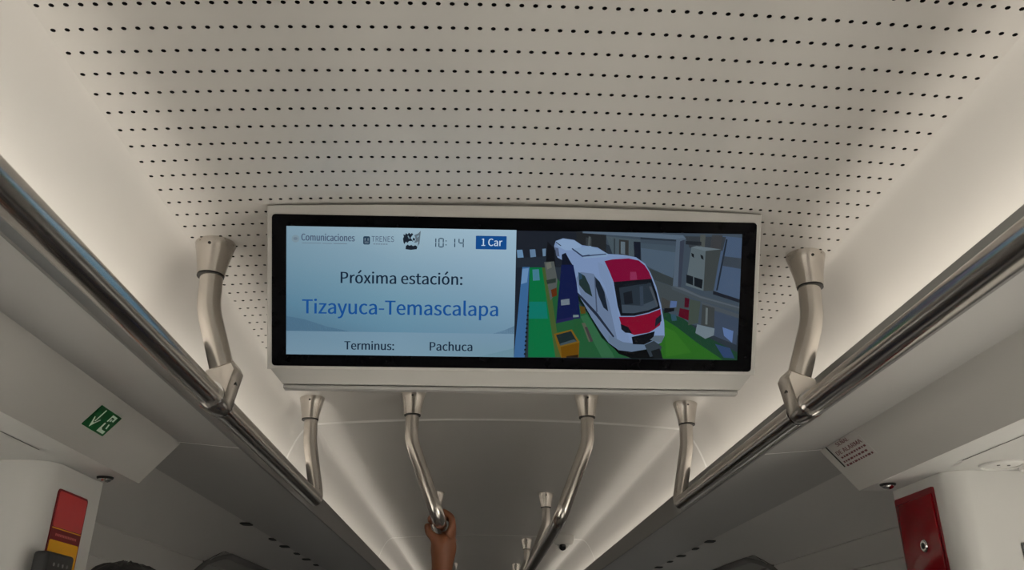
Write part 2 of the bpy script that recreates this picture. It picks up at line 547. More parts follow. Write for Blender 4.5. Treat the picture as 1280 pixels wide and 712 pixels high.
# windows: rounded rubber frame lying on the curved lining, with a dark pane
def on_lining(t):                               # t: fractional profile index -> (x, z)
    i = min(int(t), len(LINING) - 2); f = t - i
    (x0, z0_), (x1, z1_) = LINING[i], LINING[i + 1]
    return x0 + (x1 - x0) * f, z0_ + (z1_ - z0_) * f
acc = [0.0]
for i in range(1, len(LINING)):
    acc.append(acc[-1] + math.hypot(LINING[i][0] - LINING[i - 1][0], LINING[i][1] - LINING[i - 1][1]))
def at_len(L):
    for i in range(len(acc) - 1):
        if L <= acc[i + 1]: return on_lining(i + (L - acc[i]) / (acc[i + 1] - acc[i]))
    return LINING[-1]
nwin = 1
for s, side in SIDES:
    for y0, y1 in WINDOWS:
        if s > 0 and y0 < 0: continue
        loop = rrect(y0 + 0.01, acc[I0] + 0.014, y1 - 0.01, acc[I1] - 0.01, 0.10, 8)
        dense = []
        for k in range(len(loop)):
            a, b = loop[k], loop[(k + 1) % len(loop)]
            m_ = max(1, int(math.hypot(b[0] - a[0], b[1] - a[1]) / 0.06))
            for q in range(m_): dense.append((a[0] + (b[0] - a[0]) * q / m_, a[1] + (b[1] - a[1]) * q / m_))
        path = []
        for y, L in dense:
            x, z = at_len(L)
            path.append((s * (x - 0.004), y, EYE + z))
        path.append(path[0])
        wn = tag(tube('window_%d' % nwin, path, 0.015, M['frame'], seg=10), kind='structure')
        nwin += 1
        m4 = len(loop) // 4                       # fill the lining outside the rounded corners
        for c_, (yy, LL) in enumerate(((y1, acc[I1]), (y0, acc[I1]), (y0, acc[I0]), (y1, acc[I0]))):
            fan = [(yy, LL)] + loop[c_ * m4:(c_ + 1) * m4]
            V = []
            for y, L in fan:
                x, z = at_len(L)
                V.append((s * (x - 0.0006), y, EYE + z - 0.0004))
            raw('corner_panel', V, [(0, q, q + 1) for q in range(1, len(fan) - 1)], M['lining'], wn)
        pts = LINING[I0:I1 + 1]
        sweep('pane', W([(x + 0.002, z + 0.002) for x, z in pts], s), y0, y1, M['door_glass' if y0 < 0 else 'dark_glass'], wn)  # clear glass in the added rear window, for extra daylight
        if y0 > 0: sweep('added_blind', W([(x - 0.002, z - 0.002) for x, z in pts[:15]], s), y0, y1, M['blind'], wn)  # added blind: greys the window and holds back daylight

# ------------------------------------------------------------------ cove lights
for s, side in SIDES:
    nb = 'exit sign' if s < 0 else 'alarm notice'
    t = empty('cove_light', (s * 0.585, 0, EYE + 0.4535), 'long warm white light strip in the cove above the ' + nb, 'light', 'cove lights')
    up_ = Vector((s * 0.866, 0, 0.5)); al = Vector((-s * 0.5, 0, 0.866)); mid_ = Vector((s * 0.588, 0, EYE + 0.466))
    q = [mid_ + al * h for h in (-0.009, 0.009)]
    raw('strip', [(q[0].x, -2.95, q[0].z), (q[1].x, -2.95, q[1].z), (q[1].x, 10.95, q[1].z), (q[0].x, 10.95, q[0].z)], [(0, 1, 2, 3)], M['led'], t)
    c_ = mid_ - up_ * 0.0025
    q = [(c_ + al * h + up_ * k) for h, k in ((-0.011, 0.001), (0.011, 0.001), (0.011, -0.001), (-0.011, -0.001))]
    sweep('channel', [(v.x, v.z) for v in q], -2.96, 10.96, M['white_plastic'], t, closed=True, caps=True, smooth=False)

# ================================================================== grab rails
RX, RZ, RR = 0.488, EYE + 0.385, 0.0185
def flange(parent, x, y, ax=(0, 0, -1)):
    z = zc(x) + 0.0015
    f = lathe('ceiling_flange', [(0.0345, 0), (0.0345, 0.003), (0.0312, 0.016), (0.0278, 0.032), (0.0248, 0.048), (0.0232, 0.062), (0.0215, 0.0625)], (x, y, z), ax, M['steel'], parent)
    lathe('collar_ring', [(0.0205, 0.0), (0.0228, 0.0), (0.0228, 0.0022), (0.0205, 0.0022)], (x, y, z - 0.0628), ax, M['dark'], f)
    lathe('grub_screw', [(0.0026, 0), (0.0026, 0.0012)], (x, y - 0.0318, z - 0.014), (0, -1, 0.2), M['dark'], f, seg=10)
    return f
def bracket(parent, s, y):
    """clamp: pole foot flowing into a sleeve round the rail"""
    cx, cz = s * RX, RZ
    pts = []
    foot = [(s * 0.478, EYE + 0.437)]
    dirv = Vector((s * 0.045, 0.11)).normalized(); per = Vector((dirv.y, -dirv.x))
    top = Vector((s * 0.4815, EYE + 0.4360))
    import_pts = [top + per * 0.0225, top - per * 0.0225]
    ring = [Vector((cx + 0.0235 * math.cos(a), cz + 0.0235 * math.sin(a))) for a in [2 * math.pi * k / 28 for k in range(28)]]
    allp = import_pts + [top + per * 0.0240 - dirv * 0.012, top - per * 0.0240 - dirv * 0.012] + ring
    P_ = sorted((round(p.x, 6), round(p.y, 6)) for p in allp)
    def half(Q):
        h = []
        for p in Q:
            while len(h) > 1 and (h[-1][0] - h[-2][0]) * (p[1] - h[-2][1]) - (h[-1][1] - h[-2][1]) * (p[0] - h[-2][0]) <= 0: h.pop()
            h.append(p)
        return h
    hull = half(P_)[:-1] + half(P_[::-1])[:-1]
    cen = Vector((sum(p[0] for p in hull) / len(hull), sum(p[1] for p in hull) / len(hull)))
    n = len(hull); V = []; Fc = []
    for yy, sc in ((-0.027, 0.92), (-0.023, 1.0), (0.023, 1.0), (0.027, 0.92)):
        V += [(cen.x + (p[0] - cen.x) * sc, y + yy, cen.y + (p[1] - cen.y) * sc) for p in hull]
    for j in range(3):
        for i in range(n):
            a, b = j * n + i, j * n + (i + 1) % n
            Fc.append((a, b, b + n, a + n))
    Fc += [tuple(range(n)), tuple(3 * n + i for i in range(n))]
    br = autosmooth(raw('rail_bracket', V, Fc, M['steel'], parent, fix=True), 30)
    for yy in (-0.031, 0.031):
        lathe('sleeve_ring', [(0.0188, -0.002), (0.0222, -0.002), (0.0222, 0.002), (0.0188, 0.002)], (cx, y + yy, cz), (0, 1, 0), M['chrome'], br)
    lathe('clamp_screw', [(0.003, 0), (0.003, 0.0015)], (s * 0.4585, y, EYE + 0.412), (-s * 0.92, 0, 0.4), M['dark'], br, seg=10)
    return br
def outer_pole(parent, s, y):
    p = fillet([(s * 0.5295, y, zc(0.53)), (s * 0.5235, y, EYE + 0.545), (s * 0.478, y, EYE + 0.42)], [0.16])
    tube('support_pole', p, 0.0195, M['steel'], parent)
    flange(parent, s * 0.5285, y)
    bracket(parent, s, y)
for s, side in SIDES:
    nb = 'the green exit sign' if s < 0 else 'the red alarm panel'
    t = empty('grab_rail', (s * RX, 1.0, RZ), 'long brushed steel grab rail along the cove above ' + nb, 'handrail', 'long side grab rails')
    path = fillet([(s * RX, -1.6, RZ), (s * RX, 2.285, RZ), (s * 0.5225, 2.285, EYE + 0.545), (s * 0.529, 2.285, zc(0.529))], [0.035, 0.16], 12)
    tube('rail_tube', path, RR, M['steel'], t, seg=24)
    flange(t, s * 0.5285, 2.285)
    outer_pole(t, s, 1.333)
    outer_pole(t, s, -1.0)
IX, IZ = 0.160, EYE + 0.338
for s, side in SIDES:
    nb = 'gripped by a bare hand' if s < 0 else 'running towards the dome camera, nobody holding it'
    t = empty('grab_rail', (s * IX, 4.0, IZ), 'slender brushed steel rail over the aisle, ' + nb, 'handrail', 'aisle grab rails')
    path = fillet([(s * 0.245, 2.28, zc(0.245)), (s * 0.245, 2.28, EYE + 0.552), (s * IX, 2.28, IZ), (s * IX, 9.9, IZ)], [0.12, 0.04], 12)
    tube('rail_tube', path, 0.0185, M['steel'], t, seg=24)
    flange(t, s * 0.245, 2.28)
    for y in (3.80, 5.35, 6.82, 8.35):
        p = fillet([(s * 0.245, y, zc(0.245)), (s * 0.245, y, EYE + 0.552), (s * IX, y, IZ)], [0.12])
        tube('support_pole', p, 0.0185, M['steel'], t)
        flange(t, s * 0.245, y)

# ================================================================== passenger monitor
T0 = 0.494468
TU = Vector((0, -math.sin(T0), math.cos(T0)))
TR = Vector((1, -0.006, 0)).normalized()
TN = TR.cross(TU).normalized()                  # towards the viewer
TC = Vector((-0.002, 1.25865, EYE + 0.55043))
FR = (TC, TR, TU)
def on_tv(x, y, h=0.0): return TC + TR * (x / 1000) + TU * (y / 1000) + TN * (h / 1000)
tv = empty('ceiling_monitor', (TC.x, 1.32, EYE + 0.43), 'wide passenger information display in a light grey case hung from the ceiling', 'monitor')
# case: front frame, chamfered lower edge, body behind
def ring(y_top_fn, pts_fn): pass
N = 12
def case_ring(xh, ybot, ytop, h, arch):
    out = []
    out += [on_tv(-xh + 2 * xh * k / N, ybot, h) for k in range(N + 1)]
    out += [on_tv(xh - 2 * xh * k / N, ytop - arch * (xh - 2 * xh * k / N) ** 2 / 1e3, h) for k in range(N + 1)]
    return out
rings = [case_ring(398.6, -124.6, 125.0, 0.5, 0), case_ring(404.5, -129.3, 143.5, 0.5, 0.038), case_ring(406.0, -131.0, 144.5, -1.0, 0.038), case_ring(406.0, -131.0, 144.0, -16, 0.038)]
mid = []
for k in range(N + 1): mid.append(Vector((-0.391 + 0.782 * k / N, 1.366, EYE + 0.4245)))
for k in range(N + 1):
    x = 0.391 - 0.782 * k / N
    mid.append(Vector((x, 1.30, zc(x) - 0.004)))
low = [Vector((v.x * 0.99, 1.378, EYE + 0.4245)) if i <= N else Vector((v.x * 0.99, 1.33, v.z)) for i, v in enumerate(mid)]
rear = [Vector((v.x * 0.985, 1.50, EYE + 0.475)) if i <= N else Vector((v.x * 0.985, 1.50, v.z)) for i, v in enumerate(mid)]
rings += [mid, low, rear]
V = []; Fc = []
n = 2 * (N + 1)
for r_ in rings: V += r_
for j in range(len(rings) - 1):
    for i in range(n):
        a, b = j * n + i, j * n + (i + 1) % n
        Fc.append((a, b, b + n, a + n))
Fc.append(tuple((len(rings) - 1) * n + i for i in range(n)))
Fc.append(tuple(range(n)))
autosmooth(raw('case', V, Fc, M['tvcase'], tv, fix=True), 15)
box('base_plate', (-0.001, 1.3735, EYE + 0.4195), (0.776, 0.016, 0.006), M['tvtrim'], tv, bevel=0.0015)
bez = plate('bezel', on_tv(0, 0, -1.0), TR, TU, rrect(-0.398, -0.1245, 0.3985, 0.1245, 0.006), 0.0022, M['glassblack'], tv)
# lit picture: info page and video, colours from the picture itself
def picture(name, polys, parent, lift0, step=0.008):
    V = []; Fc = []; Cl = []
    h = lift0
    for cols, pts in polys:
        b0 = len(V)
        for k, (x, y) in enumerate(pts):
            V.append(on_tv(x, y, h))
            c = cols[k] if isinstance(cols[0], tuple) else cols
            Cl.append((*lin(c), 1.0))
        Fc.append(tuple(range(b0, len(V))))
        h += step
    me = bpy.data.meshes.new(name)
    me.from_pydata(V, [], Fc)
    at = me.attributes.new('pix', 'FLOAT_COLOR', 'POINT')
    at.data.foreach_set('color', [c for q in Cl for c in q])
    return link(name, me, M['display'], parent)
XL, XR, XM, YB, YT = -374.3, 374.3, 0.6, -105.3, 105.3
rows = [(YT, (122, 150, 166), (146, 172, 186), (150, 178, 196)), (45, (108, 140, 158), (126, 156, 174), (138, 166, 186)),
        (-20, (88, 126, 148), (106, 144, 164), (118, 150, 172)), (-66.5, (76, 108, 130), (96, 134, 156), (106, 138, 160))]
pg = []
xs = [XL, (XL + XM) / 2, XM]
for (ya, *ca), (yb, *cb) in zip(rows, rows[1:]):
    for k in range(2):
        pg.append(((ca[k], cb[k], cb[k + 1], ca[k + 1]), [(xs[k], ya), (xs[k], yb), (xs[k + 1], yb), (xs[k + 1], ya)]))
foot = [(-66.5, (104, 134, 154), (114, 144, 164), (112, 142, 164)), (YB, (112, 140, 158), (116, 146, 164), (108, 140, 156))]
for k in range(2):
    pg.append(((foot[0][1 + k], foot[1][1 + k], foot[1][2 + k], foot[0][2 + k]), [(xs[k], -66.5), (xs[k], YB), (xs[k + 1], YB), (xs[k + 1], -66.5)]))
sw = [(-345, -38), (-320, -50), (-280, -60), (-240, -66.4)]
pg.append(((72, 104, 128), [(XL, -42), (-345, -47), (-310, -58), (-270, -66.4), (XL, -66.4)]))
pg.append(((84, 114, 138), [(-35, -66.4), (-15, -60), (XM, -53), (XM, -66.4)]))
pg.append(((100, 134, 148), [(-60, YB), (-25, -97), (XM, -90), (XM, YB)]))
page = picture('information_page', pg, bez, 1.45, 0.0)
page['label'] = 'pale blue information page with station lettering'
VIDEO = [
 ((58, 64, 72), [(0.6, 104.3), (374.7, 106.1), (374.8, -105.2), (-0.8, -105.3)]),
 ((44, 46, 54), [(0.6, 104.3), (99.1, 104.6), (100.5, 45.8), (0.3, 43.8)]),
 ((52, 57, 66), [(0.0, 59.7), (54.2, 62.5), (54.6, 44.9), (0.3, 43.8)]),
 ((150, 182, 210), [(1.9, 72.7), (11.0, 73.3), (13.4, 60.6), (3.2, 59.7)]),
 ((140, 165, 188), [(23.0, 73.8), (32.1, 74.4), (33.8, 62.1), (24.6, 60.9)]),
 ((150, 172, 190), [(43.7, 75.3), (49.7, 75.8), (49.6, 63.5), (45.0, 63.0)]),
 ((88, 96, 104), [(99.1, 104.6), (374.7, 106.1), (375.0, -63.1), (281.0, -43.2), (244.4, -18.9), (206.4, 62.0)]),
 ((52, 50, 50), [(99.1, 104.6), (148.6, 101.7), (149.6, 64.4), (99.7, 79.3)]),
 ((74, 74, 74), [(115.2, 95.4), (124.8, 93.9), (125.3, 72.7), (115.7, 74.3)]),
 ((112, 110, 104), [(119.8, 97.3), (123.3, 96.3), (121.7, 74.4), (118.2, 75.1)]),
 ((104, 112, 114), [(148.7, 97.9), (205.5, 93.1), (206.4, 60.3), (160.1, 68.2)]),
 ((70, 76, 78), [(161.2, 94.6), (163.7, 94.3), (164.4, 66.5), (161.9, 66.8)]),
 ((70, 66, 62), [(170.1, 93.0), (186.0, 91.6), (186.8, 64.5), (170.8, 66.3)]),
 ((136, 142, 144), [(173.0, 89.6), (180.1, 89.0), (180.7, 68.6), (173.5, 69.8)]),
 ((34, 38, 50), [(194.2, 90.0), (205.6, 89.5), (207.2, 58.5), (196.4, 63.2)]),
 ((108, 120, 132), [(206.6, 79.7), (264.7, 73.1), (261.5, 29.5), (221.0, 48.2), (208.7, 56.8)]),
 ((96, 106, 114), [(206.4, 87.4), (266.1, 84.4), (264.7, 73.1), (206.6, 79.7)]),
 ((74, 78, 76), [(221.1, 46.4), (262.5, 30.5), (261.9, 17.0), (230.5, 27.1)]),
 ((92, 94, 92), [(228.8, 27.1), (264.8, 15.3), (290.1, 5.1), (287.8, -32.4), (246.1, -15.3)]),
 ((100, 114, 136), [(342.0, 101.9), (374.9, 99.0), (375.4, -7.6), (331.0, 11.2)]),
 ((80, 86, 92), [(345.0, 68.3), (375.5, 65.4), (375.8, 47.7), (343.8, 52.4)]),
 ((46, 52, 62), [(347.6, 96.7), (350.4, 96.0), (337.1, 11.3), (334.2, 11.3)]),
 ((74, 76, 78), [(279.1, 100.2), (347.4, 100.2), (342.9, 77.1), (287.5, 81.3)]),
 ((110, 106, 96), [(304.6, 103.6), (313.5, 103.0), (312.6, 78.3), (304.7, 78.8)]),
 ((48, 50, 54), [(280.8, 92.5), (306.8, 91.6), (307.0, 85.3), (280.9, 86.8)]),
 ((84, 78, 76), [(324.2, 103.3), (342.0, 102.9), (339.4, 77.1), (321.5, 76.7)]),
 ((126, 136, 146), [(109.7, 105.1), (219.3, 103.9), (276.2, 101.6), (280.6, 96.0), (276.5, 91.0), (265.8, 94.3), (205.4, 97.3), (109.7, 102.3)]),
 ((58, 64, 72), [(205.4, 97.3), (265.8, 94.3), (265.9, 91.5), (205.5, 93.8)]),
 ((116, 124, 134), [(265.0, 95.7), (278.5, 97.4), (275.5, 15.5), (261.9, 17.0)]),
 ((78, 80, 92), [(271.2, 91.6), (278.6, 94.6), (275.5, 15.5), (270.4, 16.5)]),
 ((40, 42, 50), [(329.3, 10.5), (374.9, -2.9), (375.1, -8.6), (329.5, 4.8)]),
 ((98, 100, 102), [(259.3, 17.7), (279.0, 15.6), (308.1, 3.0), (374.6, -14.7), (375.0, -23.7), (308.4, -6.3), (272.2, 7.3), (260.6, 11.7)]),
 ((120, 122, 124), [(260.4, 17.0), (279.1, 14.5), (308.1, 1.5), (374.7, -15.8), (374.8, -17.9), (308.2, -1.3), (275.6, 11.6)]),
 ((104, 104, 104), [(310.2, -7.7), (374.4, -28.0), (374.7, -34.4), (312.3, -15.5)]),
 ((84, 92, 108), [(332.2, -22.7), (374.7, -35.1), (372.0, -79.3), (331.9, -63.9)]),
 ((130, 150, 196), [(347.6, -50.0), (366.1, -56.1), (364.7, -75.9), (350.6, -64.3)]),
 ((128, 132, 130), [(290.4, 82.1), (314.4, 76.6), (313.2, 10.2), (283.2, 18.9)]),
 ((146, 148, 146), [(290.4, 82.1), (298.8, 84.4), (340.3, 79.6), (314.4, 76.2)]),
 ((86, 86, 80), [(314.4, 76.6), (340.3, 79.6), (329.3, 10.5), (313.2, 10.2)]),
 ((30, 32, 36), [(290.7, 72.9), (295.0, 70.9), (295.6, 64.5), (291.6, 67.3)]),
 ((30, 32, 36), [(305.7, 70.4), (310.4, 68.3), (311.7, 61.6), (307.4, 64.0)]),
 ((30, 35, 40), [(283.7, 37.0), (295.2, 33.7), (295.7, 19.1), (284.1, 23.1)]),
 ((28, 32, 38), [(297.0, 33.0), (311.5, 28.6), (310.5, 13.7), (297.5, 18.4)]),
 ((40, 45, 56), [(0.3, 43.8), (13.0, 44.1), (3.8, -69.5), (-0.8, -105.3)]),
 ((86, 134, 182), [(11.6, 44.8), (23.5, 45.0), (18.7, -105.0), (0.2, -105.3)]),
 ((150, 185, 222), [(11.6, 41.9), (22.2, 43.2), (19.8, 19.5), (10.0, 16.5)]),
 ((14, 114, 66), [(23.6, 44.3), (44.0, 44.7), (70.6, -104.2), (24.4, -104.9)]),
 ((20, 120, 110), [(24.0, -12.3), (52.3, -11.8), (55.7, -40.1), (23.8, -40.7)]),
 ((96, 160, 172), [(28.2, 40.9), (38.8, 41.8), (40.9, 23.4), (29.6, 22.5)]),
 ((98, 116, 54), [(44.0, 44.7), (53.2, 44.9), (79.8, -104.0), (69.9, -104.2)]),
 ((48, 112, 62), [(53.2, 44.9), (112.8, -21.3), (196.9, -103.5), (78.4, -104.0)]),
 ((70, 130, 80), [(109.5, -35.6), (120.1, -31.8), (164.5, -95.4), (168.3, -103.3), (146.9, -103.6)]),
 ((34, 64, 46), [(241.0, -22.5), (280.8, -36.1), (317.6, -64.1), (374.3, -91.9), (374.8, -105.2), (333.4, -104.8), (245.5, -51.0)]),
 ((58, 128, 36), [(241.3, -33.2), (270.5, -50.6), (303.6, -75.1), (349.6, -104.6), (196.9, -103.9), (167.7, -81.0)]),
 ((70, 140, 40), [(250.8, -50.9), (267.1, -57.8), (297.0, -93.2), (254.2, -101.1)]),
 ((62, 84, 122), [(336.0, -78.2), (361.5, -84.9), (370.0, -102.1), (351.2, -100.9)]),
 ((90, 84, 76), [(243.9, -1.1), (257.7, -8.0), (257.1, -22.2), (244.4, -18.9)]),
 ((118, 136, 178), [(259.1, -7.2), (269.8, -7.7), (268.7, -17.7), (258.0, -18.7)]),
 ((24, 26, 30), [(248.8, -19.5), (265.9, -19.2), (265.3, -24.2), (249.0, -28.1)]),
 ((66, 100, 112), [(259.8, -29.3), (268.4, -29.9), (270.9, -39.9), (262.3, -40.7)]),
 ((118, 14, 36), [(274.8, -19.1), (291.7, -22.3), (291.6, -40.2), (272.8, -32.7)]),
 ((100, 16, 36), [(282.5, -1.1), (290.4, -3.1), (289.5, -18.1), (282.3, -17.5)]),
 ((92, 96, 82), [(291.1, -3.8), (309.1, -7.7), (306.1, -43.5), (289.7, -47.4)]),
 ((84, 82, 78), [(312.2, -12.3), (333.1, -18.0), (333.3, -51.3), (311.2, -47.0)]),
 ((140, 140, 132), [(318.1, -17.6), (321.7, -18.2), (321.9, -46.1), (318.3, -45.4)]),
 ((156, 160, 160), [(304.7, -45.7), (334.4, -52.3), (333.3, -63.8), (319.2, -69.8), (302.3, -60.1)]),
 ((16, 32, 26), [(101.7, -3.7), (118.2, -24.8), (146.0, -70.7), (175.2, -95.2), (197.0, -104.9), (248.9, -104.1), (242.8, -79.7), (137.6, -20.8), (108.5, 7.0)]),
 ((10, 12, 14), [(164.2, -84.7), (196.6, -92.7), (228.7, -89.0), (249.3, -104.1), (197.0, -104.2), (175.3, -97.0)]),
 ((26, 26, 30), [(51.9, 87.8), (62.7, 76.8), (66.6, 46.9), (50.2, 50.1)]),
 ((118, 114, 104), [(47.3, 53.6), (63.6, 55.0), (69.9, 24.0), (67.9, 2.7), (59.3, -9.9), (54.6, 13.1)]),
 ((60, 70, 60), [(51.5, 23.6), (67.3, 27.5), (67.5, 20.4), (53.1, 17.3)]),
 ((150, 140, 120), [(50.2, 51.2), (57.9, 54.1), (60.2, 45.0), (52.5, 41.3)]),
 ((150, 70, 30), [(59.6, 7.9), (68.7, 11.6), (69.7, -1.5), (62.0, -4.5)]),
 ((140, 110, 40), [(107.7, -17.8), (116.3, -19.5), (118.3, -30.1), (110.2, -31.3)]),
 ((176, 190, 222), [(63.0, 80.3), (65.6, 88.8), (77.5, 93.2), (95.9, 90.8), (108.8, 82.6), (135.1, 78.9), (152.3, 68.7), (177.8, 67.8), (199.2, 64.0), (214.4, 53.7), (224.2, 38.3), (234.1, 16.5), (243.6, -15.3), (249.5, -43.8), (250.9, -65.3), (246.3, -76.8), (225.1, -87.9), (196.6, -93.4), (175.1, -90.9), (157.6, -78.3), (143.6, -60.0), (128.1, -36.7), (113.2, -12.1), (101.4, 6.2), (95.7, 37.9), (82.6, 54.6), (69.1, 61.4)]),
 ((196, 212, 236), [(65.6, 88.1), (77.5, 92.5), (95.9, 90.1), (108.8, 81.9), (104.1, 74.1), (82.2, 73.6), (68.6, 80.4)]),
 ((60, 70, 90), [(66.4, 87.4), (75.0, 81.2), (73.9, 80.2), (65.7, 86.0)]),
 ((120, 126, 148), [(64.5, 78.2), (70.1, 76.9), (72.6, 62.9), (66.9, 64.2)]),
 ((186, 202, 226), [(96.9, 76.8), (122.6, 81.5), (153.0, 68.7), (150.3, 63.7), (113.6, 60.9), (99.9, 69.8)]),
 ((70, 80, 104), [(93.4, 77.4), (110.6, 65.4), (121.9, 67.4), (121.9, 66.0), (110.0, 62.9), (92.0, 75.9)]),
 ((70, 80, 104), [(110.6, 65.4), (149.5, 69.4), (149.5, 67.9), (111.4, 63.3)]),
 ((150, 160, 184), [(100.9, 28.1), (107.8, 38.2), (129.1, 35.8), (147.4, 11.3), (165.7, -34.6), (176.7, -84.5), (157.6, -77.6), (143.6, -60.0), (128.0, -36.0), (112.5, -10.6)]),
 ((172, 184, 214), [(135.7, 55.3), (150.0, 48.5), (161.5, 15.1), (173.7, -38.0), (190.5, -66.3), (196.5, -87.7), (174.9, -84.5), (163.0, -38.2), (151.0, 11.4), (139.8, 32.4)]),
 ((48, 66, 62), [(104.2, 38.1), (115.0, 31.9), (123.2, 16.2), (128.6, -2.5), (116.4, 5.0), (106.2, 16.9)]),
 ((60, 90, 110), [(104.2, 38.1), (109.6, 35.4), (110.9, 27.6), (105.3, 24.7)]),
 ((38, 46, 58), [(132.1, 30.2), (140.1, 22.5), (148.3, 5.6), (155.5, -26.2), (147.5, -20.0), (138.5, -0.2), (133.9, 14.6)]),
 ((50, 56, 72), [(103.6, 4.8), (112.3, -3.5), (137.8, -29.7), (166.6, -67.4), (166.0, -71.0), (135.8, -34.4), (103.0, 1.3)]),
 ((100, 108, 128), [(130.6, 30.8), (132.4, 30.9), (137.8, -28.0), (135.7, -28.7)]),
 ((140, 152, 170), [(157.3, -65.5), (181.9, -77.2), (210.6, -80.3), (246.0, -68.2), (250.5, -65.3), (246.3, -76.8), (225.1, -87.9), (196.6, -93.4), (175.1, -90.9), (157.6, -77.6)]),
 ((172, 16, 62), [(147.0, 57.0), (160.3, 60.0), (186.9, 62.0), (203.6, 58.8), (213.8, 50.9), (221.2, 40.4), (226.2, 29.1), (193.2, 25.7), (163.1, 22.6), (155.6, 39.8)]),
 ((196, 60, 100), [(190.0, 39.8), (199.9, 40.0), (202.1, 27.3), (190.4, 26.3)]),
 ((24, 27, 34), [(163.1, 22.6), (226.2, 29.1), (235.1, 5.9), (242.0, -19.7), (223.3, -27.1), (198.5, -33.3), (176.4, -33.7), (170.9, -16.7)]),
 ((58, 66, 74), [(172.3, 13.2), (224.6, 22.7), (232.4, 3.0), (237.2, -16.9), (221.7, -22.9), (198.3, -28.3), (179.1, -27.9)]),
 ((88, 96, 104), [(177.3, -14.8), (208.7, -16.0), (234.0, -5.5), (238.0, -16.9), (221.7, -23.6), (198.4, -28.7), (179.1, -28.6)]),
 ((36, 40, 46), [(179.6, 4.8), (193.7, 8.6), (196.5, -12.7), (182.3, -14.3)]),
 ((74, 84, 96), [(206.3, 16.0), (212.0, 16.8), (214.4, -15.9), (208.7, -17.4)]),
 ((100, 100, 104), [(222.0, 16.3), (226.2, 16.4), (238.6, -15.4), (235.8, -16.9)]),
 ((30, 34, 40), [(179.2, 19.7), (218.2, 24.0), (219.0, 20.5), (180.0, 16.2)]),
 ((180, 16, 50), [(173.6, -35.2), (198.5, -34.7), (223.3, -28.9), (242.4, -21.1), (244.6, -36.0), (242.5, -48.2), (232.7, -55.6), (224.3, -60.7), (200.1, -65.1), (190.0, -60.9), (178.3, -49.4)]),
 ((22, 26, 34), [(176.8, -46.9), (189.7, -52.0), (196.5, -62.3), (185.0, -61.4), (178.4, -55.8)]),
 ((34, 40, 52), [(235.0, -37.6), (244.1, -29.6), (244.8, -41.0), (234.0, -51.9)]),
 ((18, 20, 26), [(195.9, -68.4), (224.3, -61.4), (234.2, -58.4), (231.8, -73.5), (217.0, -80.9), (198.4, -80.5)]),
 ((70, 76, 80), [(217.8, -81.6), (233.3, -74.2), (247.2, -84.0), (243.3, -97.7), (227.7, -101.6)]),
 ((30, 32, 34), [(228.8, -91.5), (243.0, -86.9), (249.3, -104.1), (234.2, -104.3)]),
 ((130, 138, 146), [(226.4, -72.9), (234.5, -65.5), (250.2, -65.3), (246.3, -76.8)]),
 ((26, 30, 46), [(76.0, 66.5), (82.3, 69.4), (88.9, 57.9), (95.5, 47.5), (77.1, 47.1)]),
 ((26, 36, 84), [(75.7, 49.5), (95.5, 49.9), (101.8, 21.1), (109.6, -38.4), (89.1, -43.1), (69.3, -47.7), (71.4, -11.4), (73.6, 17.0)]),
 ((48, 44, 96), [(69.9, -42.0), (108.8, -33.5), (109.6, -38.4), (69.3, -47.7)]),
 ((156, 158, 160), [(76.3, -8.5), (90.4, -6.1), (91.3, -16.0), (77.2, -17.7)]),
 ((160, 170, 160), [(97.4, -33.0), (106.6, -32.8), (106.7, -36.4), (97.5, -37.2)]),
 ((48, 110, 60), [(98.3, -39.4), (108.9, -39.2), (111.0, -67.7), (103.4, -75.0), (98.8, -60.8)]),
 ((120, 118, 90), [(111.9, -46.2), (117.6, -46.1), (130.4, -74.5), (124.8, -78.2)]),
 ((90, 76, 72), [(117.1, -53.3), (121.3, -52.5), (131.9, -76.3), (127.7, -78.1)]),
 ((190, 140, 40), [(66.2, -65.2), (95.8, -57.2), (109.1, -77.7), (108.4, -104.3), (79.1, -104.7), (71.5, -82.7)]),
 ((38, 52, 52), [(69.8, -67.0), (94.5, -60.1), (104.9, -77.1), (77.3, -84.7)]),
 ((92, 100, 98), [(77.2, -81.1), (99.8, -73.6), (104.9, -77.1), (77.3, -84.7)]),
 ((170, 112, 16), [(78.0, -86.8), (108.5, -79.2), (108.4, -104.3), (80.6, -104.7)]),
 ((60, 40, 20), [(88.0, -102.1), (107.5, -99.2), (107.6, -104.3), (88.0, -104.6)]),
 ((22, 26, 28), [(21.3, -19.4), (24.5, -19.4), (24.5, -22.2), (21.0, -22.3)]),
 ((22, 26, 28), [(20.9, -26.5), (24.1, -26.5), (24.2, -29.3), (20.6, -29.4)]),
 ((22, 26, 28), [(20.6, -33.6), (23.7, -33.6), (23.8, -36.4), (20.3, -36.5)]),
 ((22, 26, 28), [(20.2, -40.8), (23.4, -40.7), (23.4, -43.5), (19.9, -43.6)]),
 ((22, 26, 28), [(19.8, -47.9), (23.0, -47.8), (23.1, -50.7), (19.6, -50.7)]),
 ((22, 26, 28), [(19.5, -55.0), (22.7, -55.0), (22.7, -57.8), (19.2, -57.9)]),
 ((22, 26, 28), [(19.1, -62.1), (22.3, -62.1), (22.4, -64.9), (18.8, -65.0)]),
 ((22, 26, 28), [(18.8, -69.3), (22.0, -69.2), (22.0, -72.1), (18.5, -72.1)]),
 ((22, 26, 28), [(18.4, -76.4), (21.6, -76.4), (21.7, -79.2), (18.1, -79.3)]),
 ((22, 26, 28), [(18.1, -83.6), (21.3, -83.5), (21.3, -86.4), (17.8, -86.4)]),
 ((22, 26, 28), [(17.7, -90.7), (20.9, -90.7), (21.0, -93.5), (17.4, -93.6)]),
 ((22, 26, 28), [(17.3, -97.9), (20.5, -97.8), (20.6, -100.7), (17.0, -100.8)]),
]

